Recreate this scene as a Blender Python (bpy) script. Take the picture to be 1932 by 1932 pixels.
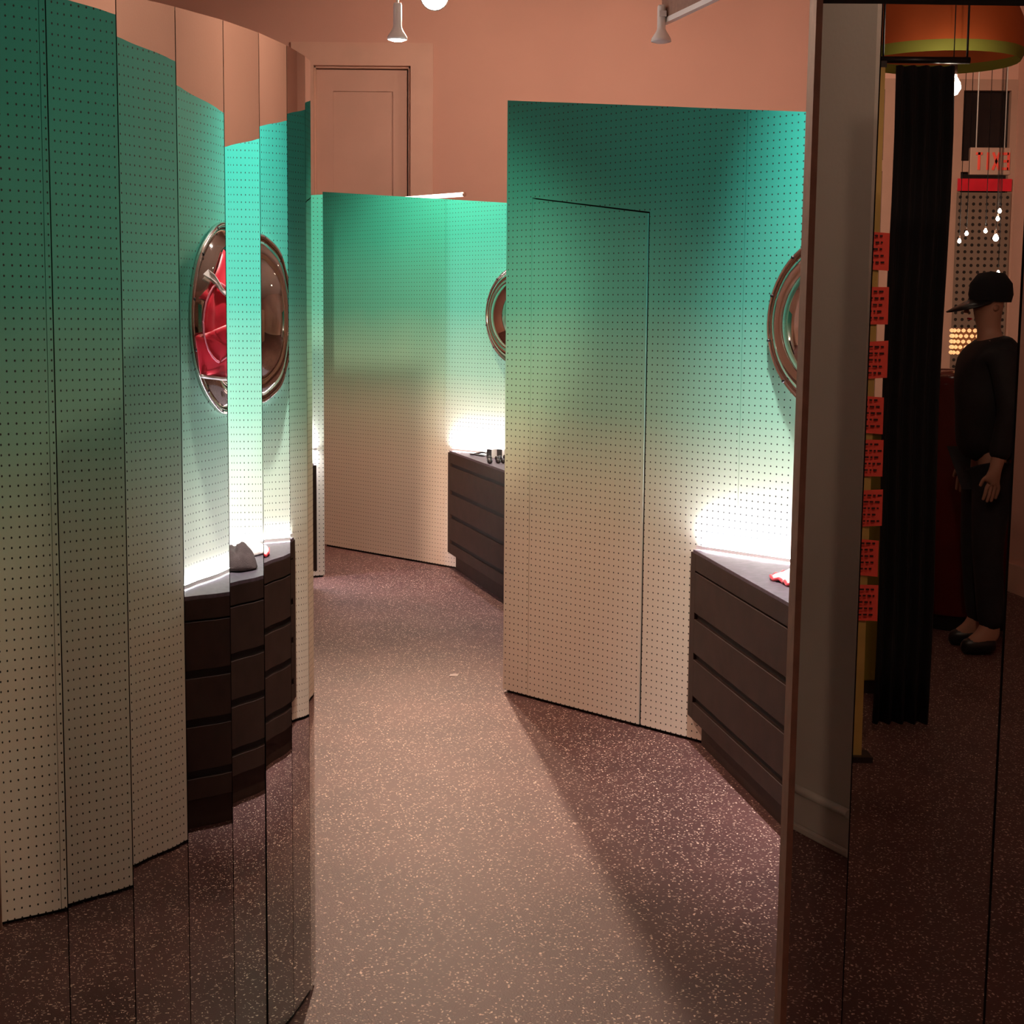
import bpy, bmesh, math, random
from mathutils import Vector, Matrix, noise
R = math.radians
random.seed(7)
scene = bpy.context.scene
for o in list(bpy.data.objects):
    bpy.data.objects.remove(o, do_unlink=True)
COL = scene.collection

# ------------------------------------------------------------------ camera
F, CH = 3050.0, 1.52
PITCH, ROLL = math.atan((966 - 602) / F), 0.0085
fw = Vector((0, math.cos(PITCH), -math.sin(PITCH)))
r0 = Vector((1, 0, 0)); u0 = r0.cross(fw)
right = math.cos(ROLL) * r0 + math.sin(ROLL) * u0
up = -math.sin(ROLL) * r0 + math.cos(ROLL) * u0
cd = bpy.data.cameras.new('camera'); cam = bpy.data.objects.new('camera', cd); COL.objects.link(cam)
cd.sensor_fit = 'HORIZONTAL'; cd.sensor_width = 36.0; cd.lens = 36.0 * F / 1932.0
cd.clip_start = 0.02; cd.clip_end = 100
m = Matrix((right, up, -fw)).transposed().to_4x4(); m.translation = (0, 0, CH)
cam.matrix_world = m
scene.camera = cam

# ------------------------------------------------------------------ world, colour management
w = bpy.data.worlds.new('world'); scene.world = w; w.use_nodes = True
w.node_tree.nodes['Background'].inputs[0].default_value = (0.9, 0.62, 0.5, 1)
w.node_tree.nodes['Background'].inputs[1].default_value = 0.012
vs = scene.view_settings
scene.display_settings.display_device = 'sRGB'
vs.view_transform = 'Standard'; vs.look = 'None'; vs.gamma = 1.0; vs.use_curve_mapping = False
vs.exposure = 0.22

WARM = (1.0, 0.64, 0.46)
WARM2 = (1.0, 0.72, 0.55)
COOL = (0.93, 0.93, 1.0)

def spot(name, loc, target, energy, angle, color=WARM, blend=0.6, radius=0.05):
    l = bpy.data.lights.new(name, 'SPOT'); l.energy = energy; l.color = color
    l.spot_size = R(angle); l.spot_blend = blend; l.shadow_soft_size = radius
    o = bpy.data.objects.new(name, l); COL.objects.link(o)
    o.location = loc
    o.rotation_euler = (Vector(target) - Vector(loc)).to_track_quat('-Z', 'Y').to_euler()
    return o

# ------------------------------------------------------------------ helpers
def link(o, parent=None):
    COL.objects.link(o)
    if parent is not None: o.parent = parent
    return o

class MB:
    def __init__(s): s.v = []; s.f = []; s.sm = []
    def add(s, vs_, fs, smooth=False):
        b = len(s.v); s.v += [tuple(p) for p in vs_]
        for f in fs: s.f.append(tuple(b + i for i in f)); s.sm.append(smooth)
        return s
    def box(s, a, b):
        (x0, y0, z0), (x1, y1, z1) = a, b
        return s.add([(x0,y0,z0),(x1,y0,z0),(x1,y1,z0),(x0,y1,z0),(x0,y0,z1),(x1,y0,z1),(x1,y1,z1),(x0,y1,z1)],
                     [(0,3,2,1),(4,5,6,7),(0,1,5,4),(1,2,6,5),(2,3,7,6),(3,0,4,7)])
    def prism_xz(s, poly, y0, y1):      # polygon in x,z extruded along y
        n = len(poly)
        vs_ = [(x, y0, z) for x, z in poly] + [(x, y1, z) for x, z in poly]
        fs = [tuple(range(n)), tuple(range(2*n-1, n-1, -1))] + [(i, i+n, (i+1) % n + n, (i+1) % n) for i in range(n)]
        return s.add(vs_, fs)
    def prism_xy(s, poly, z0, z1):
        n = len(poly)
        vs_ = [(x, y, z0) for x, y in poly] + [(x, y, z1) for x, y in poly]
        fs = [tuple(range(n-1, -1, -1)), tuple(range(n, 2*n))] + [(i, (i+1) % n, (i+1) % n + n, i+n) for i in range(n)]
        return s.add(vs_, fs)
    def tube(s, pts, r, n=10, cap=True, smooth=True):
        pts = [Vector(p) for p in pts]; rs = r if isinstance(r, (list, tuple)) else [r]*len(pts)
        rings = []
        ref = None
        for i, p in enumerate(pts):
            t = (pts[min(i+1, len(pts)-1)] - pts[max(i-1, 0)]).normalized()
            if ref is None:
                ref = Vector((0,0,1)) if abs(t.z) < .9 else Vector((1,0,0))
            a = t.cross(ref).normalized(); b = a.cross(t).normalized(); ref = b
            rings.append([p + rs[i]*(math.cos(k*2*math.pi/n)*a + math.sin(k*2*math.pi/n)*b) for k in range(n)])
        vs_ = [q for rg in rings for q in rg]; fs = []
        for i in range(len(pts)-1):
            for k in range(n):
                fs.append((i*n+k, i*n+(k+1) % n, (i+1)*n+(k+1) % n, (i+1)*n+k))
        s.add(vs_, fs, smooth)
        if cap:
            b0 = len(s.v) - len(vs_)
            s.f.append(tuple(b0 + k for k in range(n-1, -1, -1))); s.sm.append(False)
            s.f.append(tuple(b0 + (len(pts)-1)*n + k for k in range(n))); s.sm.append(False)
        return s
    def lathe(s, prof, n=32, axis='Z', origin=(0,0,0), smooth=True):   # prof: (r, h)
        o = Vector(origin); vs_ = []
        for r, h in prof:
            for k in range(n):
                a = k*2*math.pi/n
                if axis == 'Z': p = (r*math.cos(a), r*math.sin(a), h)
                elif axis == 'Y': p = (r*math.cos(a), h, r*math.sin(a))
                else: p = (h, r*math.cos(a), r*math.sin(a))
                vs_.append(o + Vector(p))
        fs = [(i*n+k, i*n+(k+1) % n, (i+1)*n+(k+1) % n, (i+1)*n+k) for i in range(len(prof)-1) for k in range(n)]
        return s.add(vs_, fs, smooth)
    def build(s, name, mat, parent=None, loc=None, rotz=None, recalc=True, bevel=0):
        me = bpy.data.meshes.new(name); me.from_pydata(s.v, [], s.f); me.update()
        for p, sm in zip(me.polygons, s.sm): p.use_smooth = sm
        if recalc:
            bm = bmesh.new(); bm.from_mesh(me); bmesh.ops.recalc_face_normals(bm, faces=bm.faces); bm.to_mesh(me); bm.free()
        if mat: me.materials.append(mat)
        o = bpy.data.objects.new(name, me); link(o, parent)
        if loc is not None: o.location = loc
        if rotz is not None: o.rotation_euler = (0, 0, rotz)
        if bevel:
            md = o.modifiers.new('bevel', 'BEVEL'); md.width = bevel; md.segments = 2; md.limit_method = 'ANGLE'
        return o

def tag(o, label=None, cat=None, group=None, kind=None):
    if label: o['label'] = label
    if cat: o['category'] = cat
    if group: o['group'] = group
    if kind: o['kind'] = kind
    return o

def empty(name, loc=(0,0,0), rotz=0.0, label=None, cat=None, group=None, kind=None, parent=None):
    o = bpy.data.objects.new(name, None); o.empty_display_size = .1
    link(o, parent); o.location = loc; o.rotation_euler = (0, 0, rotz)
    return tag(o, label, cat, group, kind)

def struct(o): o['kind'] = 'structure'; return o

# ------------------------------------------------------------------ materials
def new_mat(name):
    mt = bpy.data.materials.new(name); mt.use_nodes = True
    return mt, mt.node_tree.nodes, mt.node_tree.links, mt.node_tree.nodes['Principled BSDF']

def mat(name, col, rough=.5, metal=0.0, var=.12, scale=8.0, bump=0.0, bscale=60.0, emit=None, estr=0.0, sheen=0, coat=0.0, spec=None):
    mt, N, L, b = new_mat(name)
    tc = N.new('ShaderNodeTexCoord'); nz = N.new('ShaderNodeTexNoise'); nz.inputs['Scale'].default_value = scale; nz.inputs['Detail'].default_value = 4
    L.new(tc.outputs['Object'], nz.inputs['Vector'])
    cr = N.new('ShaderNodeValToRGB')
    cr.color_ramp.elements[0].position = .3; cr.color_ramp.elements[1].position = .7
    cr.color_ramp.elements[0].color = tuple(c*(1-var) for c in col) + (1,)
    cr.color_ramp.elements[1].color = tuple(min(1, c*(1+var)) for c in col) + (1,)
    L.new(nz.outputs['Fac'], cr.inputs['Fac']); L.new(cr.outputs['Color'], b.inputs['Base Color'])
    b.inputs['Roughness'].default_value = rough; b.inputs['Metallic'].default_value = metal
    if spec is not None: b.inputs['Specular IOR Level'].default_value = spec
    if coat: b.inputs['Coat Weight'].default_value = coat; b.inputs['Coat Roughness'].default_value = .05
    if sheen: b.inputs['Sheen Weight'].default_value = sheen
    if bump:
        n2 = N.new('ShaderNodeTexNoise'); n2.inputs['Scale'].default_value = bscale; n2.inputs['Detail'].default_value = 5
        L.new(tc.outputs['Object'], n2.inputs['Vector'])
        bp = N.new('ShaderNodeBump'); bp.inputs['Strength'].default_value = bump; bp.inputs['Distance'].default_value = .01
        L.new(n2.outputs['Fac'], bp.inputs['Height']); L.new(bp.outputs['Normal'], b.inputs['Normal'])
    if emit:
        b.inputs['Emission Color'].default_value = tuple(emit) + (1,); b.inputs['Emission Strength'].default_value = estr
    return mt

def math_node(N, L, op, a, b=None, c=None):
    n = N.new('ShaderNodeMath'); n.operation = op
    for i, v in enumerate((a, b, c)):
        if v is None: continue
        if isinstance(v, (int, float)): n.inputs[i].default_value = v
        else: L.new(v, n.inputs[i])
    return n.outputs[0]

def pegboard_mat():
    mt, N, L, b = new_mat('ombre_pegboard')
    tc = N.new('ShaderNodeTexCoord'); sp = N.new('ShaderNodeSeparateXYZ'); L.new(tc.outputs['Object'], sp.inputs[0])
    nz = N.new('ShaderNodeTexNoise'); nz.inputs['Scale'].default_value = 2.2; nz.inputs['Detail'].default_value = 3
    L.new(tc.outputs['Object'], nz.inputs['Vector'])
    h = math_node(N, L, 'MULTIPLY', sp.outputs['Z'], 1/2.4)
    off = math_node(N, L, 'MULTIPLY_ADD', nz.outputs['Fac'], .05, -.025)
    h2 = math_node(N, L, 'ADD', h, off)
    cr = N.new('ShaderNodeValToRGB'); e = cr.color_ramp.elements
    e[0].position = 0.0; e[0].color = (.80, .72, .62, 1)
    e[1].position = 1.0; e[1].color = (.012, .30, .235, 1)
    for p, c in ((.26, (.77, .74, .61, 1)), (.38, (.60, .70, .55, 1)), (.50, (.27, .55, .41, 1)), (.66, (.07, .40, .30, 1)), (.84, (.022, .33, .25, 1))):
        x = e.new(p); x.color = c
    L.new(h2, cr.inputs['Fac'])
    # round drilled holes on a one inch grid
    u = math_node(N, L, 'SUBTRACT', math_node(N, L, 'FRACT', math_node(N, L, 'MULTIPLY', sp.outputs['X'], 1/.0254)), .5)
    v = math_node(N, L, 'SUBTRACT', math_node(N, L, 'FRACT', math_node(N, L, 'MULTIPLY', sp.outputs['Z'], 1/.0254)), .5)
    d2 = math_node(N, L, 'ADD', math_node(N, L, 'MULTIPLY', u, u), math_node(N, L, 'MULTIPLY', v, v))
    d = math_node(N, L, 'SQRT', d2)
    hole = math_node(N, L, 'LESS_THAN', d, .115)
    mx = N.new('ShaderNodeMix'); mx.data_type = 'RGBA'
    L.new(hole, mx.inputs[0]); L.new(cr.outputs['Color'], mx.inputs[6]); mx.inputs[7].default_value = (.012, .02, .016, 1)
    L.new(mx.outputs[2], b.inputs['Base Color'])
    b.inputs['Roughness'].default_value = .55
    n2 = N.new('ShaderNodeTexNoise'); n2.inputs['Scale'].default_value = 300
    L.new(tc.outputs['Object'], n2.inputs['Vector'])
    hh = math_node(N, L, 'MULTIPLY_ADD', hole, -1.0, math_node(N, L, 'MULTIPLY', n2.outputs['Fac'], .06))
    bp = N.new('ShaderNodeBump'); bp.inputs['Strength'].default_value = .5; bp.inputs['Distance'].default_value = .002
    L.new(hh, bp.inputs['Height']); L.new(bp.outputs['Normal'], b.inputs['Normal'])
    return mt

def floor_mat():
    mt, N, L, b = new_mat('speckled_rubber')
    tc = N.new('ShaderNodeTexCoord')
    def fleck(scale, lo, seed, stretch):
        mp = N.new('ShaderNodeMapping'); mp.inputs['Location'].default_value = (seed, seed*2, 0); mp.inputs['Rotation'].default_value = (0, 0, seed)
        mp.inputs['Scale'].default_value = (1, stretch, 1); L.new(tc.outputs['Object'], mp.inputs[0])
        wz = N.new('ShaderNodeTexNoise'); wz.inputs['Scale'].default_value = scale*.8; L.new(mp.outputs[0], wz.inputs['Vector'])
        mv = N.new('ShaderNodeVectorMath'); mv.operation = 'MULTIPLY_ADD'; mv.inputs[1].default_value = (.012,)*3
        L.new(wz.outputs['Color'], mv.inputs[0]); L.new(mp.outputs[0], mv.inputs[2])
        vo = N.new('ShaderNodeTexVoronoi'); vo.inputs['Scale'].default_value = scale; vo.inputs['Randomness'].default_value = 1
        L.new(mv.outputs[0], vo.inputs['Vector'])
        near = math_node(N, L, 'LESS_THAN', vo.outputs['Distance'], .27)
        rnd = N.new('ShaderNodeSeparateColor'); L.new(vo.outputs['Color'], rnd.inputs[0])
        pick = math_node(N, L, 'GREATER_THAN', rnd.outputs[0], lo)
        return math_node(N, L, 'MULTIPLY', near, pick), rnd.outputs[1]
    f1, c1 = fleck(85, .55, 1.3, 1.9)
    f2, c2 = fleck(110, .58, 2.7, .5)
    f = math_node(N, L, 'MAXIMUM', f1, f2)
    nz = N.new('ShaderNodeTexNoise'); nz.inputs['Scale'].default_value = 3.0; nz.inputs['Detail'].default_value = 6; L.new(tc.outputs['Object'], nz.inputs['Vector'])
    cr = N.new('ShaderNodeValToRGB'); cr.color_ramp.elements[0].color = (.072, .030, .030, 1); cr.color_ramp.elements[1].color = (.118, .052, .049, 1)
    cr.color_ramp.elements[0].position = .3; cr.color_ramp.elements[1].position = .7
    L.new(nz.outputs['Fac'], cr.inputs['Fac'])
    c2r = N.new('ShaderNodeValToRGB'); c2r.color_ramp.elements[0].color = (.34, .22, .18, 1); c2r.color_ramp.elements[1].color = (.95, .72, .58, 1)
    L.new(c1, c2r.inputs['Fac'])
    mx = N.new('ShaderNodeMix'); mx.data_type = 'RGBA'; L.new(f, mx.inputs[0]); L.new(cr.outputs['Color'], mx.inputs[6]); L.new(c2r.outputs['Color'], mx.inputs[7])
    L.new(mx.outputs[2], b.inputs['Base Color'])
    b.inputs['Roughness'].default_value = .55
    n2 = N.new('ShaderNodeTexNoise'); n2.inputs['Scale'].default_value = 220; L.new(tc.outputs['Object'], n2.inputs['Vector'])
    bp = N.new('ShaderNodeBump'); bp.inputs['Strength'].default_value = .35; bp.inputs['Distance'].default_value = .003
    L.new(n2.outputs['Fac'], bp.inputs['Height']); L.new(bp.outputs['Normal'], b.inputs['Normal'])
    return mt

def mirror_mat(name, col=(.86, .88, .86), rough=.0):
    mt, N, L, b = new_mat(name)
    tc = N.new('ShaderNodeTexCoord'); nz = N.new('ShaderNodeTexNoise'); nz.inputs['Scale'].default_value = 1.5; L.new(tc.outputs['Object'], nz.inputs['Vector'])
    cr = N.new('ShaderNodeValToRGB'); cr.color_ramp.elements[0].color = tuple(c*.97 for c in col)+(1,); cr.color_ramp.elements[1].color = tuple(col)+(1,)
    L.new(nz.outputs['Fac'], cr.inputs['Fac']); L.new(cr.outputs['Color'], b.inputs['Base Color'])
    b.inputs['Metallic'].default_value = 1; b.inputs['Roughness'].default_value = rough
    return mt

def emit_mat(name, col, strength):
    mt, N, L, b = new_mat(name)
    b.inputs['Base Color'].default_value = (.8, .8, .8, 1)
    b.inputs['Emission Color'].default_value = tuple(col)+(1,); b.inputs['Emission Strength'].default_value = strength
    return mt

M = {}
M['peg'] = pegboard_mat()
M['floor'] = floor_mat()
M['wall'] = mat('salmon_plaster', (.68, .43, .355), .85, var=.05, scale=1.2, bump=.08, bscale=90)
M['ceil'] = mat('ceiling_plaster', (.60, .42, .34), .9, var=.04, scale=1.0)
M['trim'] = mat('painted_trim', (.70, .48, .39), .5, var=.04, scale=5)
M['doorpaint'] = mat('painted_door', (.66, .45, .37), .5, var=.05, scale=3)
M['mirror'] = mirror_mat('mirror_glass', (.72, .75, .72))
M['mirror2'] = mirror_mat('mirror_glass_dim', (.60, .60, .57))
M['chrome'] = mirror_mat('bronzed_chrome', (.62, .53, .47), .03)
M['chromerim'] = mirror_mat('rim_chrome', (.75, .68, .64), .12)
M['dark'] = mat('black_backing', (.010, .008, .008), .8, var=.1)
M['edgewood'] = mat('raw_board_edge', (.30, .17, .12), .7, var=.15, scale=30)
M['cab'] = mat('charcoal_laminate', (.038, .020, .015), .6, spec=.25, var=.18, scale=12, bump=.03, bscale=150)
M['cabtop'] = mat('charcoal_worktop', (.105, .080, .105), .5, spec=.3, var=.22, scale=40, bump=.03, bscale=150)
M['groove'] = mat('groove_black', (.006, .003, .004), .7, var=.1)
M['white'] = mat('white_enamel', (.80, .78, .75), .4, var=.03)
M['cloth_white'] = mat('white_cotton', (.86, .80, .78), .9, var=.05, scale=20, bump=.2, bscale=300)
M['cloth_grey'] = mat('grey_knit', (.075, .052, .052), .95, var=.15, scale=25, bump=.3, bscale=250)
M['red'] = mat('red_satin', (.70, .010, .035), .35, var=.15, scale=10, sheen=.3)
M['pink'] = mat('pink_trim', (.85, .25, .33), .5, var=.1)
M['black'] = mat('black_plastic', (.012, .010, .012), .35, var=.1)
M['curtain'] = mat('black_velvet', (.006, .005, .007), .95, var=.2, scale=15)
M['colpaint'] = mat('column_paint', (.42, .40, .37), .7, var=.04, scale=2, bump=.05, bscale=60)
M['yellow'] = mat('yellow_paint', (.52, .36, .10), .5, var=.1, scale=6)
M['olive'] = mat('olive_yellow_laminate', (.20, .16, .015), .5, var=.1, scale=6)
M['note'] = mat('red_paper', (.95, .10, .07), .8, var=.08, scale=20)
M['ink'] = mat('dark_ink', (.05, .01, .01), .7, var=.1)
M['orange'] = mat('orange_paper', (.70, .14, .03), .8, var=.15, scale=3)
M['limeband'] = mat('lime_paper', (.30, .30, .04), .8, var=.1, scale=3)
M['glassnight'] = mat('night_glass', (.004, .004, .006), .08, var=.1)
M['skin'] = mat('skin', (.50, .26, .18), .5, var=.08, scale=12)
M['jacket'] = mat('black_jacket', (.012, .010, .012), .8, var=.2, scale=20, bump=.1, bscale=120)
M['trouser'] = mat('dark_trousers', (.016, .014, .018), .85, var=.2, scale=25)
M['redgloss'] = mat('red_lacquer', (.12, .012, .010), .15, var=.05)
M['bulb'] = emit_mat('lit_bulb', (1, .85, .70), 60)
M['bulb_big'] = emit_mat('lit_lamp_face', (1, .86, .74), 90)
M['bulb_small'] = emit_mat('lit_small_bulb', (1, .72, .45), 14)
M['led'] = emit_mat('led_tube_glow', (.93, .88, 1.0), 430)
M['tube'] = emit_mat('fluorescent_glow', (1.0, .90, .85), 2.2)
M['lampglow'] = emit_mat('warm_shade_glow', (1.0, .45, .18), 1.6)
M['paper'] = mat('white_paper', (.85, .82, .80), .8, var=.03)

# ------------------------------------------------------------------ room shell
X0, X1, Y0, Y1, ZC = -3.4, 3.7, -7.6, 12.6, 4.0
struct(MB().box((X0-.2, Y0-.2, -.1), (X1+.2, Y1+.2, 0)).build('floor', M['floor']))
struct(MB().box((X0-.2, Y0-.2, ZC), (X1+.2, Y1+.2, ZC+.1)).build('ceiling', M['ceil']))
# back wall with the door opening
DX0, DX1, DH = -1.535, -.798, 3.42
struct(MB().box((X0, Y1, 0), (DX0, Y1+.15, ZC)).box((DX1, Y1, 0), (X1, Y1+.15, ZC)).box((DX0, Y1, DH), (DX1, Y1+.15, ZC)).build('wall_back', M['wall']))
struct(MB().box((X0-.15, Y0-.15, 0), (X0, Y1+.15, ZC)).build('wall_left', M['wall']))
struct(MB().box((X1, Y0-.15, 0), (X1+.15, Y1+.15, ZC)).build('wall_right', M['wall']))
# door leaf, its panel and casing
d = struct(empty('door_1', ((DX0+DX1)/2, Y1+.06, 0)))
hw = (DX1-DX0)/2
MB().box((-hw+.012, 0, .01), (-hw+.14, .04, DH-.02)).box((hw-.14, 0, .01), (hw-.03, .04, DH-.02)).box((-hw+.14, 0, DH-.18), (hw-.14, .04, DH-.02)).box((-hw+.14, 0, .01), (hw-.14, .04, .25)).build('door_frame', M['doorpaint'], d)
MB().box((-hw+.14, .014, .25), (hw-.14, .034, DH-.18)).build('door_panel', M['doorpaint'], d)
MB().box((-hw, -.05, 0), (-hw+.012, .05, DH)).box((hw-.018, -.05, 0), (hw, .05, DH)).box((-hw, -.05, DH-.014), (hw, .05, DH)).build('door_jamb', M['trim'], d)
MB().lathe([(0,-.06),(.02,-.06),(.028,-.045),(.02,-.03),(.01,-.02),(.01,0)], 16, 'Y', (hw-.08, 0, 1.0)).build('door_handle', M['chromerim'], d)
t = struct(empty('trim_1', (0, Y1, 0)))
cw = .17
MB().prism_xz([(DX0, 0), (DX0-cw, 0), (DX0-cw, DH+cw), (DX0, DH)], -.03, 0).build('casing_side', M['trim'], t)
MB().prism_xz([(DX1, 0), (DX1+cw, 0), (DX1+cw, DH+cw), (DX1, DH)], -.03, 0).build('casing_side', M['trim'], t)
MB().prism_xz([(DX0-cw, DH+cw), (DX0, DH), (DX1, DH), (DX1+cw, DH+cw)], -.03, 0).build('casing_head', M['trim'], t)
for nm, a, b in (('baseboard_back', (DX1+cw, Y1-.02, 0), (X1, Y1, .16)), ('baseboard_left', (X0, Y0, 0), (X0+.02, Y1, .16)), ('baseboard_right', (X1-.02, Y0, 0), (X1, Y1, .16))):
    struct(MB().box(a, b).build(nm, M['trim']))
# dropped bulkhead, upper right; dark board colour stands in for its shaded face
bh = MB().box((0, -1.6, 3.225), (.035, 0, ZC)).build('trim_2', M['edgewood'], None, (.83, 9.5, 0), R(16)); struct(bh)
MB().box((-.004, -1.6, 3.195), (.028, 0, 3.224)).build('edge_rail', M['white'], bh)

# shop front behind the camera: wall with tall framed windows, seen in the right mirror
struct(MB().box((X0, Y0-.15, 0), (X1, Y0, .55)).box((X0, Y0-.15, 3.3), (X1, Y0, ZC)).build('wall_front', M['wall']))
M['wframe'] = mat('window_frame_paint', (.46, .30, .24), .6, var=.05)
def window(n, xa, xb):
    o = struct(empty('window_%d' % n, (xa, Y0, .55)))
    W_, H_ = xb-xa, 2.75
    for x in (0, W_-.05): MB().box((x, -.08, 0), (x+.05, .02, H_)).build('window_stile', M['wframe'], o)
    for z in (0, 2.08, H_-.08): MB().box((.05, -.08, z), (W_-.05, .02, z+.08)).build('window_rail', M['wframe'], o)
    MB().box((.05, -.05, .08), (W_-.05, -.035, 2.08)).build('pane', M['glassnight'], o)
    MB().box((.05, -.05, 2.16), (W_-.05, -.035, H_-.08)).build('pane', M['glassnight'], o)
for i, (a, b) in enumerate(((-3.4, -2.2), (-2.2, -1.0), (-1.0, .2), (.2, 1.4), (1.4, 2.77), (2.77, 3.25), (3.25, 3.7))): window(i+1, a, b)

# ------------------------------------------------------------------ mirrored column of vertical strips, left foreground
MS = [2.73, 8.37, 13.18, 19.57, 26.13, 32.22, 38.0, 41.8, 44.0, 47.0]
P0 = [(-.443, 3.574), (-.446, 3.505), (-.466, 3.371), (-.500, 3.227), (-.546, 3.096), (-.609, 2.969), (-.685, 2.847), (-.774, 2.736)]
P0 = [Vector(p) for p in P0]
for mm in (41.8, 44.0, 47.0):
    P0.append(P0[-1] - .143*Vector((math.sin(R(mm)), math.cos(R(mm)))))
TOP_M = 2.068
CURV = .83
def strip_curve(a, b, ang, n=12):
    # a far joint, b near joint; gently bowed strip from b to a
    pts = [Vector((0, 0))]
    seg = (a-b).length/n
    for k in range(n):
        u = (k+.5)/n*2-1                       # -1 near .. 1 far
        dv = -CURV*(.55*u + .6*u**3)
        an = R(ang+dv)
        pts.append(pts[-1] + seg*Vector((math.sin(an), math.cos(an))))
    chord = pts[-1]; want = a-b
    rot = math.atan2(want.y, want.x) - math.atan2(chord.y, chord.x); sc = want.length/chord.length
    c, s = math.cos(rot)*sc, math.sin(rot)*sc
    return [b + Vector((c*p.x-s*p.y, s*p.x+c*p.y)) for p in pts]
mw = empty('mirror_column', (-.65, 3.0, 0), 0, 'curved column of tall narrow mirror strips at left, reflecting the green pegboard niche', 'mirror')
off = Vector((-.65, 3.0))
back_f, back_b = [], []
for i in range(len(P0)-1):
    a, b = P0[i], P0[i+1]
    t_ = (a-b).normalized(); nrm = Vector((t_.y, -t_.x))       # towards the corridor
    g0, g1 = .0011, .0011
    cv = strip_curve(a - t_*g0, b + t_*g1, MS[i])
    rows = [(0.012, 0.008 if i == 3 else 0.0), (.9, 0.001 if i == 3 else 0), (TOP_M, 0)]
    vs_, fs = [], []
    n = len(cv)
    for z, inset in rows:
        for k, p in enumerate(cv):
            q = p - t_*inset*(k/(n-1))           # the fourth strip is trimmed low on its far edge
            vs_.append((q.x-off.x, q.y-off.y, z))
    nb = len(vs_)
    for z, inset in rows:
        for k, p in enumerate(cv):
            q = p - t_*inset*(k/(n-1)) - nrm*.004
            vs_.append((q.x-off.x, q.y-off.y, z))
    for r_ in range(len(rows)-1):
        for k in range(n-1):
            fs.append((r_*n+k, r_*n+k+1, (r_+1)*n+k+1, (r_+1)*n+k))
    nf = len(fs)
    for r_ in range(len(rows)-1):
        for k in range(n-1):
            fs.append((nb+r_*n+k, nb+(r_+1)*n+k, nb+(r_+1)*n+k+1, nb+r_*n+k+1))
    L_ = len(rows)-1
    for k in range(n-1):
        fs.append((k, nb+k, nb+k+1, k+1)); fs.append((L_*n+k, L_*n+k+1, nb+L_*n+k+1, nb+L_*n+k))
    for r_ in range(L_):
        fs.append((r_*n, (r_+1)*n, nb+(r_+1)*n, nb+r_*n)); fs.append((r_*n+n-1, nb+r_*n+n-1, nb+(r_+1)*n+n-1, (r_+1)*n+n-1))
    mb = MB(); mb.v = vs_; mb.f = fs; mb.sm = [j < nf for j in range(len(fs))]
    o = mb.build('mirror_strip', M['mirror'], mw)
    es = o.data
    es.set_sharp_from_angle(angle=R(30))
# dark backing carcass behind the strips
nrmls = []
for i in range(len(P0)):
    a = P0[max(i-1, 0)]; b = P0[min(i+1, len(P0)-1)]; t_ = (a-b).normalized(); nrmls.append(Vector((t_.y, -t_.x)))
fr = [p - n_*.006 for p, n_ in zip(P0, nrmls)]; bk = [p - n_*.05 for p, n_ in zip(P0, nrmls)]
poly = [(p.x-off.x, p.y-off.y) for p in fr] + [(p.x-off.x, p.y-off.y) for p in reversed(bk)]
MB().prism_xy(poly, .0, TOP_M-.004).build('backing', M['dark'], mw)
# the column's far flank: plain painted board returning behind the strips
fl0 = P0[0] + Vector((-.012, .004))
MB().prism_xy([(fl0.x-off.x, fl0.y-off.y), (fl0.x-off.x-.9, fl0.y-off.y+.55), (fl0.x-off.x-.92, fl0.y-off.y+.52), (fl0.x-off.x-.01, fl0.y-off.y-.04)], 0, TOP_M-.01).build('flank_panel', M['edgewood'], mw)

# ------------------------------------------------------------------ pegboard niches
TH = .018
def wing(parent, name, base, ang_from_negY, length, top0, top1, door=None, seams=(), flip=False):
    """board wall in local frame: x along, front face at y=0 facing -y"""
    a = R(ang_from_negY); dvec = Vector((math.sin(a), -math.cos(a)))
    wg = empty(name, (base[0], base[1], 0), math.atan2(dvec.y, dvec.x), parent=parent)
    top = lambda x: top0 + (top1-top0)*x/length
    cuts = sorted(set([0.0, length] + list(seams)))
    g = .0012
    for k in range(len(cuts)-1):
        xa, xb = cuts[k], cuts[k+1]
        if door and door[0] > xa and door[1] < xb:
            d0, d1, h0, h1 = door
            def board(poly, nm='pegboard'): return MB().prism_xz(poly, 0, TH).build(nm, M['peg'], wg)
            board([(xa, .012), (d0-.003, .012), (d0-.003, top(d0)), (xa, top(xa))])
            board([(d0-.002, h0+.004), (d1+.005, h1+.004), (d1+.005, top(d1)), (d0-.002, top(d0))])
            board([(d1+.005, .012), (xb-g, .012), (xb-g, top(xb)), (d1+.005, top(d1))])
            dr = MB().prism_xz([(d0+.001, .012), (d1-.004, .012), (d1-.0015, h1-.001), (d0+.001, h0-.001)], -.0015, TH).build('access_door', M['peg'], wg)
            MB().prism_xz([(d0-.0028, .012), (d0+.0008, .012), (d0+.0008, h0-.002), (d0-.0028, h0)], .003, TH).prism_xz([(d1-.0035, .012), (d1+.0048, .012), (d1+.0048, h1), (d1-.0012, h1)], .003, TH).build('dark_gap_fill', M['dark'], wg)  # dark filler stands in for the shade inside the door gaps
            dr['label'] = 'flush pegboard door cut into the panel'
        else:
            MB().prism_xz([(xa+(g if k else 0), .012), (xb-g, .012), (xb-g, top(xb)), (xa+(g if k else 0), top(xa))], 0, TH).build('pegboard', M['peg'], wg)
    MB().prism_xz([(.004, .0), (length-.004, 0), (length-.004, top1-.006), (.004, top0-.006)], TH+.001, TH+.045).build('stud_frame', M['dark'], wg)
    return wg

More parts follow.
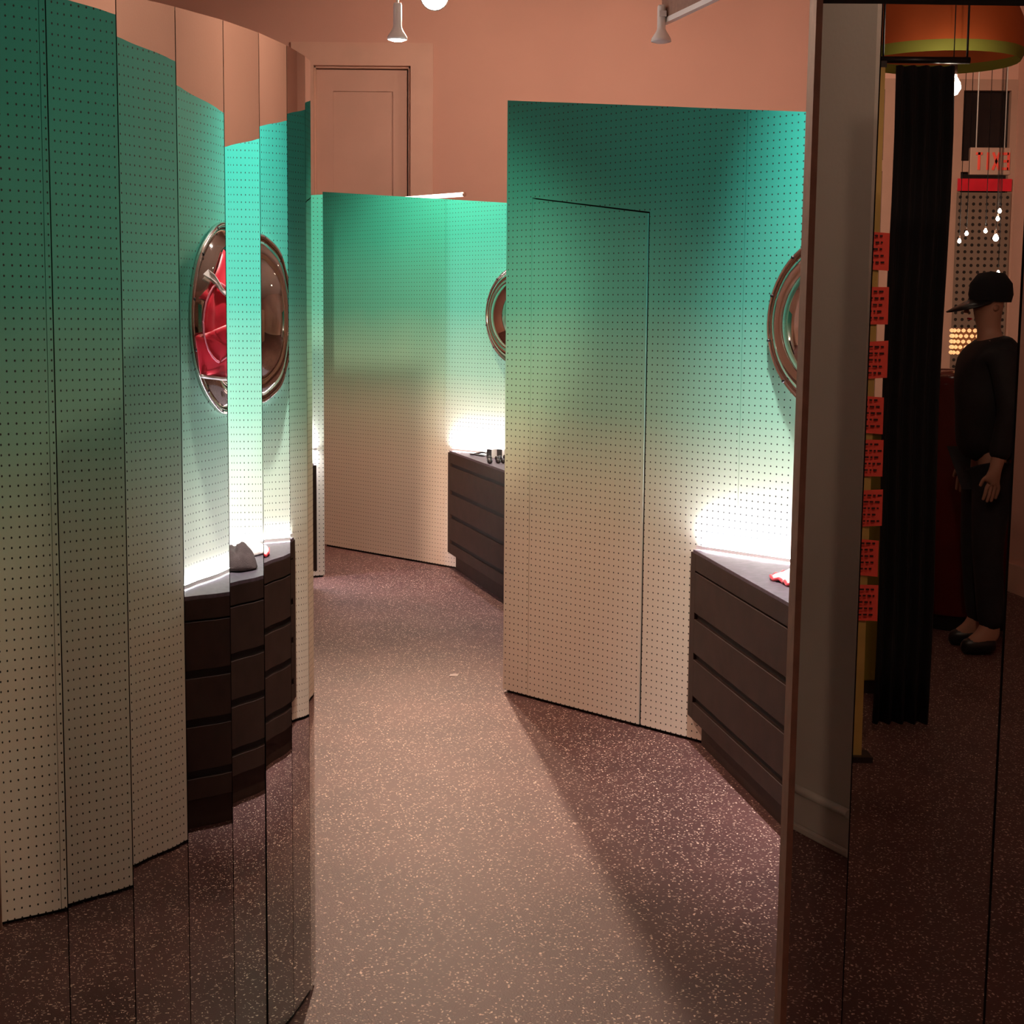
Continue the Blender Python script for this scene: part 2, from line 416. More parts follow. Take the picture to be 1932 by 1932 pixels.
# nearer niche on the right
PLx, PLy, AL = -.031, 6.506, 42.2
SL, RW, LR = 2.39, 25.75, 2.665
dL = Vector((math.sin(R(AL)), -math.cos(R(AL)))); C1 = Vector((PLx, PLy)) + SL*dL
dR = Vector((-math.sin(R(RW)), -math.cos(R(RW))))
n1 = empty('pegboard_partition', (C1.x, C1.y, 0), 0, 'green to cream ombre pegboard partition folded round the nearer dark cabinet, with flush door', 'partition', 'pegboard partitions')
wl = wing(n1, 'facing_wing', Vector((PLx, PLy)) - C1, AL, SL, 2.374, 2.095, door=(.151, .770, 1.986, 1.905), seams=(1.219+.0001,))
wr = wing(n1, 'return_wing', (0, 0), -RW, LR, 2.085, 2.32, seams=(1.22, 2.44))

# farther niche on the corridor's right
PMx, PMy, AM = -1.255, 10.728, 43.7
SM, RM, LRM = 2.45, 17.0, 1.35
dM = Vector((math.sin(R(AM)), -math.cos(R(AM)))); C2 = Vector((PMx, PMy)) + SM*dM
n2_ = empty('pegboard_partition', (C2.x, C2.y, 0), 0, 'farther ombre pegboard partition with slanted top below the tall door', 'partition', 'pegboard partitions')
wing(n2_, 'facing_wing', Vector((PMx, PMy)) - C2, AM, SM, 2.335, 2.125, seams=(1.219,))
wing(n2_, 'return_wing', (0, 0), -RM, LRM, 2.125, 2.30, seams=(1.22,))

# niche on the left whose edge peeks past the mirror column
EL = Vector((-1.10, 9.42))
aLn = 118.0
dvec = Vector((math.sin(R(aLn)), -math.cos(R(aLn))))          # local +x points to the corridor edge
C3 = EL - 1.9*dvec
n3 = empty('pegboard_partition', (C3.x, C3.y, 0), 0, 'sliver of lit ombre pegboard partition behind the mirror column edge', 'partition', 'pegboard partitions')
wing(n3, 'facing_wing', (0, 0), aLn, 1.9, 2.05, 2.22)

# ------------------------------------------------------------------ wedge cabinets
def cabinet(apexL, apexR, corner, label, hgt=.71, toe=.028, ndraw=True):
    apexL, apexR, corner = Vector(apexL), Vector(apexR), Vector(corner)
    o = empty('wedge_cabinet', (apexL.x, apexL.y, 0), 0, label, 'cabinet', 'dark wedge cabinets')
    f = (apexR-apexL); W = f.length; f.normalize(); nrm = Vector((f.y, -f.x))
    if (corner-apexL).dot(nrm) > 0: nrm = -nrm                # outwards (to the corridor)
    def L2(p): q = Vector(p)-apexL; return (q.x, q.y)
    c_in = corner + nrm*0.0
    ins = .012
    aL2 = apexL - nrm*ins + f*(ins*1.7+.055); aR2 = apexR - nrm*ins - f*(ins*1.7+.055)
    wl_ = (corner-apexL).normalized(); wr_ = (corner-apexR).normalized(); gp = .028
    sinL = abs(f.x*wl_.y-f.y*wl_.x); sinR = abs(f.x*wr_.y-f.y*wr_.x); sinC = abs(wl_.x*wr_.y-wl_.y*wr_.x)
    cin = corner - wl_*(gp/sinC) - wr_*(gp/sinC)
    tL = apexL + f*(gp/sinL); tR = apexR - f*(gp/sinR)
    cfull = corner + (apexL+apexR-2*corner).normalized()*.006
    MB().prism_xy([L2(aL2 - f*.05), L2(aR2 + f*.05), L2(cfull)], .10, hgt-.035).build('body', M['groove'], o)
    MB().prism_xy([L2(aL2 - nrm*toe + f*(toe*1.7-.05)), L2(aR2 - nrm*toe - f*(toe*1.7-.05)), L2(cfull)], 0, .10).build('toe_kick', M['cab'], o)
    MB().prism_xy([L2(tL), L2(tR), L2(cin)], hgt-.012, hgt).build('worktop', M['cabtop'], o, bevel=.001)
    ang = math.atan2(f.y, f.x)
    def front(nm, x0, x1, z0, z1, th=.0, dep=.016):
        # slab along the front, local x along f
        a = apexL + f*x0 + nrm*th; b = apexL + f*x1 + nrm*th
        return MB().prism_xy([L2(a), L2(b), L2(b - nrm*dep), L2(a - nrm*dep)], z0, z1).build(nm, M['cab'], o, bevel=.0015)
    front('side_stile', .02, .085, .10, hgt-.012); front('side_stile', W-.085, W-.02, .10, hgt-.012)
    front('top_rail', .085, W-.085, hgt-.072, hgt-.012)
    for z0, z1 in ((.488, .632), (.342, .464), (.186, .318), (.10, .162)):
        dr = front('drawer', .088, W-.088, z0, z1, th=0.001)
    return o
apL = Vector((PLx, PLy)) + 1.005*dL; apR = C1 + (SL-1.005)*dR
# keep a hair of clearance from the boards
nin = (apL+apR-2*C1).normalized()*.004
c1 = cabinet(apL+nin, apR+nin, C1+nin, 'dark charcoal wedge cabinet of wide drawers in the nearer pegboard niche, holding folded cloths')
apM = Vector((PMx, PMy)) + 1.246*dM
fM = Vector((math.sin(R(15.2)), -math.cos(R(15.2))))
# right apex: intersect front line with the return wing
dRM = Vector((-math.sin(R(RM)), -math.cos(R(RM))))
den = fM.x*dRM.y - fM.y*dRM.x
tt = ((C2-apM).x*dRM.y - (C2-apM).y*dRM.x)/den
apMR = apM + fM*tt
ninM = (apM+apMR-2*C2).normalized()*.004
c2 = cabinet(apM+ninM, apMR+ninM, C2+ninM, 'dark charcoal wedge cabinet in the farther niche with black trinkets on top', hgt=.725)
a3 = Vector((-1.078, 9.02)) ; b3 = Vector((-2.05, 8.55))
c3 = cabinet(a3, b3, Vector((-2.35, 9.72)) + Vector((.55,-.35)), 'dark cabinet end glimpsed past the far edge of the mirror column', hgt=.71)

# ------------------------------------------------------------------ LED tubes behind the cabinets
def led(base, dvec, s0, s1, z, label, r=.006, gap=.018, group='led tubes behind cabinets', mat_='led'):
    """tube along a wing"""
    nrm = Vector((dvec.y, -dvec.x))     # front side of wing (local -y)
    a = Vector(base) + dvec*s0 + nrm*gap; b = Vector(base) + dvec*s1 + nrm*gap
    mid = (a+b)/2
    o = empty('led_tube', (mid.x, mid.y, z), 0, label, 'light', group)
    aa, bb = a-mid, b-mid
    MB().tube([(aa.x, aa.y, 0), (bb.x, bb.y, 0)], r, 10).build('glowing_tube', M[mat_], o)
    n2v = Vector((nrm.x, nrm.y)); q0, q1 = aa + n2v*.012, bb + n2v*.012; q2, q3 = bb + n2v*.014, aa + n2v*.014
    MB().prism_xy([(q0.x, q0.y), (q1.x, q1.y), (q2.x, q2.y), (q3.x, q3.y)], -.0062, .007).build('light_shield', M['white'], o)  # lip added to block the tube's low light from the far boards
    for e0, e1 in ((aa, aa*.97), (bb, bb*.97)):
        MB().tube([(e0.x*1.01, e0.y*1.01, 0), (e1.x, e1.y, 0)], r*1.15, 10).build('end_cap', M['white'], o)
    return o
led((PLx, PLy), dL, 1.06, SL-.04, .719, 'white led tube along the facing board behind the nearer cabinet')
led((C1.x, C1.y), dR, .04, SL-1.06, .719, 'white led tube along the return board behind the nearer cabinet')
led((PMx, PMy), dM, 1.30, SM-.04, .734, 'white led tube behind the farther cabinet')
led((C3.x, C3.y), dvec, .5, 1.84, .76, 'white led tube on the sliver of pegboard behind the mirror column')

# ------------------------------------------------------------------ dome mirrors
def dome(base, dv, s, z, r, depth, label):
    nrm = Vector((dv.y, -dv.x)); p = Vector(base) + dv*s + nrm*.003
    o = empty('dome_mirror', (p.x, p.y, z), math.atan2(dv.y, dv.x), label, 'mirror', 'round dome mirrors')
    prof = []
    n = 12
    for k in range(n+1):                       # outer rounded band
        u = k/n; prof.append((r*(.94-.24*u), -.02 - .045*math.sin(u*math.pi*.62)))
    y_in = prof[-1][1]; ri = r*.70; Rs = (ri*ri+depth*depth)/(2*depth); amax = math.asin(ri/Rs)
    for k in range(1, n+1):                    # inner dome
        a = amax*(1-k/n)
        prof.append((max(Rs*math.sin(a), .0005), y_in - (Rs*math.cos(a) - Rs*math.cos(amax))))
    MB().lathe(prof, 64, 'Y').build('domed_face', M['chrome'], o)
    ringp = [(r*.94, -.02), (r*.955, -.030), (r*.985, -.028), (r, -.016), (r, 0), (r*.93, 0), (r*.94, -.02)]
    MB().lathe(ringp, 64, 'Y').build('rim', M['chromerim'], o)
    for k in range(12):
        a = k*math.pi/6+.2
        MB().lathe([(.0005, -.034), (.005, -.033), (.006, -.028), (.006, -.02)], 8, 'Y', (r*.968*math.cos(a), 0, r*.968*math.sin(a))).build('rim_screw', M['black'], o)
    return o
dome((PLx, PLy), dL, 1.345+.30, 1.513, .30, .085, 'round bronze chrome dome mirror on the facing board of the nearer niche')
dm_r = dome((C1.x, C1.y), dR, SL-1.345-.30, 1.513, .30, .085, 'bronze chrome dome mirror on the return board, seen reflected with red satin on it')
dome((PMx, PMy), dM, 1.604+.29, 1.54, .29, .085, 'small looking bronze chrome dome mirror in the farther niche')

# ------------------------------------------------------------------ right foreground mirror panel
rm = empty('mirror_panel', (.403, 2.30, 0), 0, 'tall dark mirror panel filling the right foreground, reflecting column and night windows', 'mirror')
def flatstrip(x0, y0, x1, y1, z0, z1, bow=.0):
    n = 10; mb = MB(); vs_ = []
    for z in (z0, z1):
        for k in range(n+1):
            u = k/n; vs_.append((x0+(x1-x0)*u, y0+(y1-y0)*u - bow*4*u*(1-u), z))
    fs = [(k, k+1, n+2+k, n+1+k) for k in range(n)]
    mb.add(vs_, fs, True)
    vb = [(x, y+.005, z) for x, y, z in vs_]
    mb.add(vb, [(k, n+1+k, n+2+k, k+1) for k in range(n)], True)
    b0 = 2*(n+1)
    for k in range(n):
        mb.f.append((k, b0+k, b0+k+1, k+1)); mb.sm.append(False)
        mb.f.append((n+1+k, n+2+k, b0+n+2+k, b0+n+1+k)); mb.sm.append(False)
    mb.f.append((0, n+1, b0+n+1, b0)); mb.sm.append(False)
    mb.f.append((n, b0+n, b0+2*n+1, 2*n+1)); mb.sm.append(False)
    o = mb.build('mirror_strip', M['mirror2'], rm); o.data.set_sharp_from_angle(angle=R(30)); return o
flatstrip(.009, .0036, .090, -.0006, .02, 1.957, .0)
flatstrip(.092, 0, .301, 0, .02, 1.957, .0)
flatstrip(.305, 0.001, .60, .02, .02, 1.957, .0)
MB().box((.006, .006, 0), (.62, .03, 2.38)).build('backing', M['dark'], rm)
MB().box((-.001, -.004, 0), (.008, .05, 2.39)).build('edge_trim', M['edgewood'], rm)

rm.rotation_euler = (0, R(.35), 0)

# ------------------------------------------------------------------ track lights
def track_head(loc, aim, label, lit=True, energy=100, angle=60, color=WARM, kind='bulb', blend=.6, stem=None, radius=.05, face='bulb', size=1.0):
    """white gimbal head: stem down from the track, socket neck, flared lamp with a face"""
    loc = Vector(loc); dirv = (Vector(aim)-loc).normalized()
    o = empty('track_lamp', loc, 0, label, 'lamp', 'ceiling track lamps')
    q = dirv.to_track_quat('Z', 'Y').to_matrix()
    def along(h): return q @ Vector((0, 0, h))
    s = size
    def lath(prof, nm, mt, n=24):
        mb = MB(); mb.lathe([(r*s, h*s) for r, h in prof], n, 'Z'); mb.v = [tuple(q @ Vector(v)) for v in mb.v]
        return mb.build(nm, mt, o)
    lath([(.0005, -.20), (.020, -.20), (.024, -.19), (.024, -.07), (.030, -.055), (.056, -.015), (.058, 0), (.053, .002)], 'lamp_housing', M['white'])
    lath([(.0005, .012), (.03, .009), (.053, .0)], 'lamp_face', M[face] if lit else M['white'])
    top = along(-.17*s)
    st = stem if stem else Vector((top.x, top.y, top.z+.16))
    MB().tube([top, (top.x*.5+st[0]*.5, top.y*.5+st[1]*.5, st[2]*.4+top.z*.6), st], .007, 8).build('stem', M['white'], o)
    MB().box((st[0]-.02, st[1]-.05, st[2]), (st[0]+.02, st[1]+.05, st[2]+.03)).build('track_adapter', M['white'], o)
    if lit and energy:
        p = loc + dirv*.03*s
        sp = spot('lamp_light', p, aim, energy, angle, color, blend, radius); 
    return o
def rail(a, b, label):
    a, b = Vector(a), Vector(b); mid = (a+b)/2
    o = empty('lighting_track', mid, 0, label, 'track')
    d_ = (b-a); ln = d_.length; ang = math.atan2(d_.y, d_.x)
    r_ = MB().box((-ln/2, -.018, 0), (ln/2, .018, .03)).build('rail', M['white'], o, rotz=ang)
    MB().box((-ln/2, -.006, -.002), (ln/2, .006, 0.0)).build('conductor_slot', M['black'], o, rotz=ang)
    for u in (-.42, .42):
        MB().tube([(math.cos(ang)*ln*u, math.sin(ang)*ln*u, .03), (math.cos(ang)*ln*u, math.sin(ang)*ln*u, ZC-mid.z)], .006, 8).build('drop_rod', M['white'], o)
    return o
# two lit heads over the far corridor
track_head((-.491, 10.0, 3.44), (-.05, 3.0, 1.0), 'glaring track lamp aimed down the corridor at the top edge', energy=520, angle=75, size=1.5, face='bulb_big', radius=.06)
track_head((-.672, 9.4, 3.085), (-.70, 9.55, 0.0), 'lit white track lamp hanging in front of the tall door casing', energy=230, angle=140, radius=.05)
rail((-.80, 10.9, 3.62), (-.44, 9.3, 3.62), 'white lighting track above the far corridor')
rail((-.41, 9.18, 3.62), (.6, 5.0, 3.62), 'white lighting track running on above the corridor towards the camera')
# unlit head on the bulkhead
track_head((.823, 9.42, 3.09), (.823, 9.40, 1.0), 'unlit white track lamp hanging at the bulkhead edge', lit=False, stem=(0.005, .02, .135))
# unseen heads added to brighten the back and right walls
track_head((2.1, 9.9, 3.75), (1.7, 12.6, 2.7), 'added unseen lamp washing the back wall at right', energy=70, angle=130, blend=1)
track_head((.1, 9.8, 3.78), (-.35, 12.6, 2.4), 'added unseen lamp washing the middle of the back wall', energy=100, angle=120, blend=1)
track_head((1.9, 6.0, 3.75), (3.7, 6.4, 2.9), 'added unseen lamp washing the right wall', energy=150, angle=130, blend=1)
track_head((2.2, 3.0, 3.75), (3.7, 3.2, 2.6), 'added unseen lamp washing the right wall nearer the entrance', energy=90, angle=120, blend=1)
track_head((-.35, -3.0, 2.9), (-.7, 10.4, 1.0), 'track lamp behind the camera aimed down the corridor', energy=3600, angle=12, blend=.6, radius=.09)
track_head((-1.6, 6.2, 3.75), (.3, 5.6, .3), 'fill lamp added over the left side to brighten the facing pegboard', energy=270, angle=44, blend=.8)  # unseen, added to brighten the lower facing board
track_head((.62, 4.1, 3.82), (.35, 4.5, 0), 'fill lamp added straight above the nearer niche floor', energy=100, angle=70, blend=1)  # added fill for the floor in front of the nearer cabinet
track_head((.60, 4.55, 3.80), (1.50, 4.90, 1.45), 'cool white fill lamp added to brighten the corner of the nearer niche', energy=820, angle=62, color=(1, .95, .94), blend=1)  # added cool source that lifts both boards near the corner
track_head((.08, 8.9, 3.80), (.35, 9.0, 1.2), 'cool white fill lamp added to brighten the corner of the farther niche', energy=260, angle=66, color=COOL, blend=1)  # same kind of added cool fill, for the farther niche
track_head((.9, 1.2, 3.75), (1.22, -.9, 1.3), 'fill lamp added beside the camera, aimed at the yellow post', energy=70, angle=40, blend=.8)  # put in to brighten the post and its red notes
track_head((2.3, 8.6, 3.75), (3.7, 9.4, 2.9), 'added unseen lamp washing the far end of the right wall', energy=70, angle=120, blend=1)  # added to lift the dark end of this wall

# ------------------------------------------------------------------ white tube lamp on the farther partition's top edge
nM = Vector((dM.y, -dM.x))
a = Vector((PMx, PMy)) + dM*.72 - nM*.10; b = Vector((PMx, PMy)) + dM*1.27 - nM*.10; mid = (a+b)/2; da = (b-a)/2
tl = empty('tube_lamp', (mid.x, mid.y, 2.262), 0, 'white fluorescent tube peeking over the top of the farther partition', 'light')
MB().tube([(-da.x, -da.y, 0), (da.x, da.y, 0)], .013, 12).build('glowing_tube', M['tube'], tl)
MB().box((-.015, -.015, -.05), (.015, .015, -.013)).build('bracket', M['white'], tl)
for sg in (-1, 1): MB().tube([(sg*da.x, sg*da.y, 0), (sg*da.x*1.03, sg*da.y*1.03, 0)], .0135, 12).build('end_cap', M['chromerim'], tl)

# ------------------------------------------------------------------ cloths and trinkets on the cabinets
def blob_cloth(name, pts_fn, nx, ny, mt, loc, rotz, label, cat, group=None, thick=.004):
    mb = MB(); vs_ = []; fs = []
    for j in range(ny+1):
        for i in range(nx+1):
            vs_.append(pts_fn(i/nx*2-1, j/ny*2-1))
    fs = [(j*(nx+1)+i, j*(nx+1)+i+1, (j+1)*(nx+1)+i+1, (j+1)*(nx+1)+i) for j in range(ny) for i in range(nx)]
    mb.add(vs_, fs, True); o = mb.build(name, mt, None, loc, rotz)
    md = o.modifiers.new('thick', 'SOLIDIFY'); md.thickness = thick; md.offset = 1
    return tag(o, label, cat, group)
def round_patch(u, v):      # square -> disc
    return u*math.sqrt(1-v*v/2), v*math.sqrt(1-u*u/2)
def white_cloth(u, v):
    x, y = round_patch(u, v); r_ = math.hypot(x, y); a = math.atan2(y, x)
    rad = 1+.09*math.sin(3*a+.5)+.05*math.sin(7*a)
    z = .004 + .020*(1-r_**4)*(1+.5*noise.noise((x*3, y*3, 1.0))) + .004*abs(noise.noise((x*9, y*9, 2)))
    return (x*.13*rad, y*.15*rad, z)
CT = .7105
fc = empty('folded_cloth', (.955, 5.00, CT+.001), 0, 'white folded cloth with red scalloped edge on the nearer cabinet', 'cloth', 'cloths on the nearer cabinet')
oc = blob_cloth('cloth', white_cloth, 18, 18, M['cloth_white'], (0, 0, 0), 0, None, None); oc.parent = fc
mb = MB(); ring = []
for k in range(73):
    a_ = k*2*math.pi/72; rad = 1+.09*math.sin(3*a_+.5)+.05*math.sin(7*a_)
    ring.append((math.cos(a_)*.132*rad, math.sin(a_)*.152*rad, .007+.004*math.sin(a_*18)))
mb.tube(ring, .0055, 6, cap=False); mb.build('scalloped_edge', M['red'], fc)
def grey_heap(u, v):
    x, y = round_patch(u, v); r_ = math.hypot(x, y)
    z = .003 + .065*max(0, 1-r_**3.2)*(1+.35*noise.noise((x*2.2+4, y*2.2, 0))) + .012*noise.noise((x*6, y*6, 3))*(1-r_**2)
    s_ = 1+.12*noise.noise((math.cos(math.atan2(y, x))*1.5, math.sin(math.atan2(y, x))*1.5, 5))
    return (x*.12*s_, y*.10*s_, max(z, .003))
blob_cloth('cloth_heap', grey_heap, 22, 22, M['cloth_grey'], (1.05, 4.50, CT), R(-60), 'crumpled grey cloth heaped near the front edge of the nearer cabinet', 'cloth', 'cloths on the nearer cabinet')
def white2(u, v):
    x, y = round_patch(u, v); r_ = math.hypot(x, y)
    return (x*.17, y*.10, .003+.04*(1-r_**3)*(1+.6*noise.noise((x*2.5, y*2.5, 9))))
blob_cloth('cloth_fold', white2, 18, 14, M['cloth_white'], (1.27, 4.74, CT), R(-60), 'white cloth laid behind the grey heap at the back of the nearer cabinet', 'cloth', 'cloths on the nearer cabinet')

# red satin piece stretched over the reflected dome
def dome_y(x, z, r=.30, depth=.085):
    rr = math.hypot(x, z)/r
    if rr > .94: return -.02
    if rr > .70:
        u = (.94-rr)/.24; return -.02-.045*math.sin(u*math.pi*.62)
    y_in = -.02-.045*math.sin(math.pi*.62); ri = r*.70; Rs = (ri*ri+depth*depth)/(2*depth)
    return y_in-(math.sqrt(max(Rs*Rs-(rr*r)**2, 0))-math.sqrt(Rs*Rs-ri*ri))
sat = empty('satin_garment', dm_r.location, dm_r.rotation_euler[2], 'red satin garment with white ribbon stretched over the dome mirror, seen in the mirror strips', 'garment')
def patch(name, loop, mt, off, seed=0, rings=6, dens=8):
    loop = [(x_*1.12+.045, z_*1.05) for x_, z_ in loop]
    pts = []
    for k in range(len(loop)):
        p, q = Vector(loop[k]), Vector(loop[(k+1) % len(loop)])
        for j in range(dens): pts.append(p.lerp(q, j/dens))
    c = sum(pts, Vector((0, 0)))/len(pts); n = len(pts)
    vs_ = [(c.x, dome_y(c.x, c.y)-off, c.y)]
    for r_ in range(1, rings+1):
        for p in pts:
            q = c.lerp(p, r_/rings); wv = .006*noise.noise((q.x*18+seed, q.y*18, seed))
            vs_.append((q.x, dome_y(q.x, q.y)-off-wv*(1-(r_/rings)**4)-.004, q.y))
    fs = [(0, 1+k, 1+(k+1) % n) for k in range(n)]
    for r_ in range(rings-1):
        for k in range(n):
            a_ = 1+r_*n+k; b_ = 1+r_*n+(k+1) % n; fs.append((a_, a_+n, b_+n, b_))
    mb = MB(); mb.add(vs_, fs, True); o = mb.build(name, mt, sat)
    md = o.modifiers.new('thick', 'SOLIDIFY'); md.thickness = .003; md.offset = 0
    return o
def edge(name, loop, mt, off, r_=.004):
    loop = [(x_*1.12+.045, z_*1.05) for x_, z_ in loop]
    pts = []
    for k in range(len(loop)-1):
        p, q = Vector(loop[k]), Vector(loop[k+1])
        for j in range(6): t_ = p.lerp(q, j/6); pts.append((t_.x, dome_y(t_.x, t_.y)-off, t_.y))
    t_ = loop[-1]; pts.append((t_[0], dome_y(*t_)-off, t_[1]))
    return MB().tube(pts, r_, 6).build(name, mt, sat)
def ell(cx, cz, a, b, n=18, rot=0): return [(cx+a*math.cos(k*2*math.pi/n)*math.cos(rot)-b*math.sin(k*2*math.pi/n)*math.sin(rot), cz+a*math.cos(k*2*math.pi/n)*math.sin(rot)+b*math.sin(k*2*math.pi/n)*math.cos(rot)) for k in range(n)]
patch('upper_petal', [(.20, .06), (.05, .20), (-.12, .13), (-.21, .02), (-.02, -.02)], M['red'], .010, 1)
patch('side_petal', ell(.12, -.01, .075, .11, 12), M['red'], .016, 2, dens=3)
patch('side_petal', ell(-.12, -.01, .075, .11, 12), M['red'], .016, 3, dens=3)
patch('lower_band', [(.23, -.05), (.07, -.01), (-.07, -.01), (-.23, -.05), (-.20, -.16), (.0, -.175), (.20, -.16)], M['red'], .020, 4)
e1 = ell(.12, -.01, .078, .113, 24); edge('piping', e1+[e1[0]], M['pink'], .024)
e2 = ell(-.12, -.01, .078, .113, 24); edge('piping', e2+[e2[0]], M['pink'], .024)
edge('lace_edge', [(.20, -.162), (.10, -.172), (.0, -.176), (-.10, -.172), (-.20, -.162)], M['cloth_white'], .026, .006)
patch('white_ribbon', [(.185, .125), (.165, .14), (.03, .01), (-.14, -.14), (-.17, -.11), (.02, .035)], M['cloth_white'], .030, 5, rings=3)

# trinkets on the farther cabinet
CM = .7255
nk = empty('bead_necklace', (-.05, 9.02, CM), 0, 'black bead necklace lying on the farther cabinet', 'necklace')
for k in range(16):
    a_ = -2.6+k*.34; rr = .10+.03*math.sin(k*1.7)
    MB().lathe([(.0005, 0), (.012, .004), (.016, .014), (.012, .024), (.0005, .028)], 10, 'Z', (rr*math.cos(a_)*.9, rr*1.3*math.sin(a_), 0)).build('bead', M['black'], nk)
bc = empty('bangle', (-.20, 9.42, CM), 0, 'dark bangle lying at the left of the black necklace', 'bangle')
mb = MB(); mb.tube([(.045*math.cos(k*math.pi/12), .07*math.sin(k*math.pi/12), .009+.004*math.sin(k*math.pi/6)) for k in range(25)], .006, 8, cap=False); mb.build('hoop', M['black'], bc)
zz = empty('folded_card', (-.06, 9.285, CM), 0, 'zigzag folded white card with dark stripes beside the necklace', 'card')
for k in range(6):
    x_ = -.09+k*.03; sg = 1 if k % 2 else -1
    MB().add([(x_, -sg*.02, 0), (x_+.03, sg*.02, 0), (x_+.03, sg*.02, .05), (x_, -sg*.02, .05)], [(0, 1, 2, 3)]).build('leaf', M['paper'] if k % 2 else M['black'], zz)

# scrap of paper on the floor
MB().add([(-.02, -.015, .002), (.018, -.012, .001), (.024, .013, .006), (-.012, .016, .002), (.002, .002, .009)], [(0, 1, 4), (1, 2, 4), (2, 3, 4), (3, 0, 4)]).build('paper_scrap', M['paper'], None, (-.246, 6.796, 0))
tag(bpy.data.objects['paper_scrap'], 'tiny white scrap of paper on the speckled floor', 'paper')

# ------------------------------------------------------------------ the shop behind the camera, seen in the right mirror
col = empty('column', (.745, .075, 0), math.atan2(-.92, -.39)-R(6), 'flat grey painted column with moulded base, reflected in the right mirror', 'column')
MB().box((0, 0, .13), (.42, .12, ZC-.001)).build('shaft', M['colpaint'], col)
MB().box((-.018, -.018, .0), (.438, .138, .024)).box((-.012, -.012, .022), (.432, .132, .125)).build('base_block', M['colpaint'], col, bevel=.006)
mb = MB(); mb.tube([(-.010, -.010, .128), (.430, -.010, .128), (.430, .130, .128), (-.010, .130, .128), (-.010, -.010, .128)], .014, 8); mb.build('base_moulding', M['colpaint'], col)

po = empty('yellow_post', (1.20, -.92, 0), 0, 'narrow yellow post beside the column in the right mirror', 'post')
MB().box((-.026, -.02, 0), (.026, .02, 2.36)).build('upright', M['yellow'], po)
MB().box((-.06, -.05, 0), (.06, .05, .02)).build('foot', M['black'], po)
MB().box((-.03, -.024, 2.36), (.03, .024, 2.38)).build('cap', M['black'], po)
random.seed(3)
ordn = ['topmost', 'second', 'third', 'fourth', 'fifth', 'sixth', 'seventh', 'lowest']
for k, z in enumerate((1.76, 1.575, 1.39, 1.21, 1.06, .885, .72, .56)):
    nt = empty('sticky_note', (1.215+.004*(k % 3), -.897, z), 0, '%s red sticky note down the yellow post' % ordn[k], 'note', 'red notes on the yellow post')
    w_, h_ = .085, .125; bow = .008
    vs_ = [( -w_/2+w_*i/6, bow*(i/6)**2 + .001, -h_/2+h_*j/4 + .006*(i/6)*((k % 3)-1)) for j in range(5) for i in range(7)]
    MB().add(vs_, [(j*7+i, j*7+i+1, (j+1)*7+i+1, (j+1)*7+i) for j in range(4) for i in range(6)], True).build('sheet', M['note'], nt)
    mb = MB()
    for j in range(5):
        y_ = h_/2-.018-j*.022; x_ = -w_/2+.02
        while x_ < w_/2-.018:
            l_ = random.uniform(.006, .016)
            mb.box((x_, bow+.0012, y_), (x_+l_, bow+.0018, y_+.006)); x_ += l_+.006
    mb.build('handwriting', M['ink'], nt)

# olive counter with dark goods on it
ct = empty('olive_counter', (1.52, -2.1, 0), 0, 'olive yellow shop counter behind the post in the right mirror', 'counter')
MB().box((-.13, -.25, .06), (.13, .2, 1.08)).build('body', M['olive'], ct, bevel=.004)
MB().box((-.14, -.27, 1.08), (.14, .22, 1.11)).build('counter_top', M['yellow'], ct, bevel=.003)
MB().box((-.12, -.22, 0), (.12, .17, .06)).build('plinth', M['black'], ct)
def lump(u, v):
    x, y = round_patch(u, v); r_ = math.hypot(x, y)
    return (x*.10, y*.09, .004+.07*(1-r_**2)*(1+.8*noise.noise((x*4, y*4, 2))))
blob_cloth('dark_goods', lump, 16, 12, M['cloth_grey'], (1.50, -2.02, 1.112), 0, 'dark bundled goods on the olive counter', 'goods')

# black curtain on a rod
cu = empty('black_curtain', (1.46, -1.32, 0), 0, 'tall black curtain hanging across the right mirror image', 'curtain')
mb = MB(); vs_ = []; nx, nz = 60, 10
for j in range(nz+1):
    z = .03+2.40*j/nz
    for i in range(nx+1):
        u = i/nx; wv = .022*math.sin(u*math.pi*9+.4*math.sin(j*.6))*(1.15-.4*j/nz)
        vs_.append((-.105+.21*u+.006*math.sin(j*.9), wv, z))
mb.add(vs_, [(j*(nx+1)+i, j*(nx+1)+i+1, (j+1)*(nx+1)+i+1, (j+1)*(nx+1)+i) for j in range(nz) for i in range(nx)], True)
cl_ = mb.build('cloth', M['curtain'], cu); md = cl_.modifiers.new('t', 'SOLIDIFY'); md.thickness = .004
MB().tube([(-.16, 0, 2.45), (.16, 0, 2.45)], .012, 10).build('rod', M['black'], cu)
for x_ in (-.15, .15): MB().tube([(x_, 0, 2.46), (x_, 0, ZC)], .004, 6).build('hanger', M['black'], cu)

# orange lantern with a lime rim
la = empty('paper_lantern', (1.66, -1.9, 2.35), 0, 'big orange paper lantern with lime rim hanging at the mirror top', 'lantern')
MB().lathe([(.02, .62), (.14, .58), (.25, .48), (.31, .34), (.32, .22)], 32, 'Z').build('orange_shade', M['orange'], la)
MB().lathe([(.32, .22), (.318, .205), (.305, .18)], 32, 'Z').build('lime_rim', M['limeband'], la)
MB().tube([(0, 0, .62), (0, 0, ZC-2.35)], .005, 6).build('cord', M['black'], la)

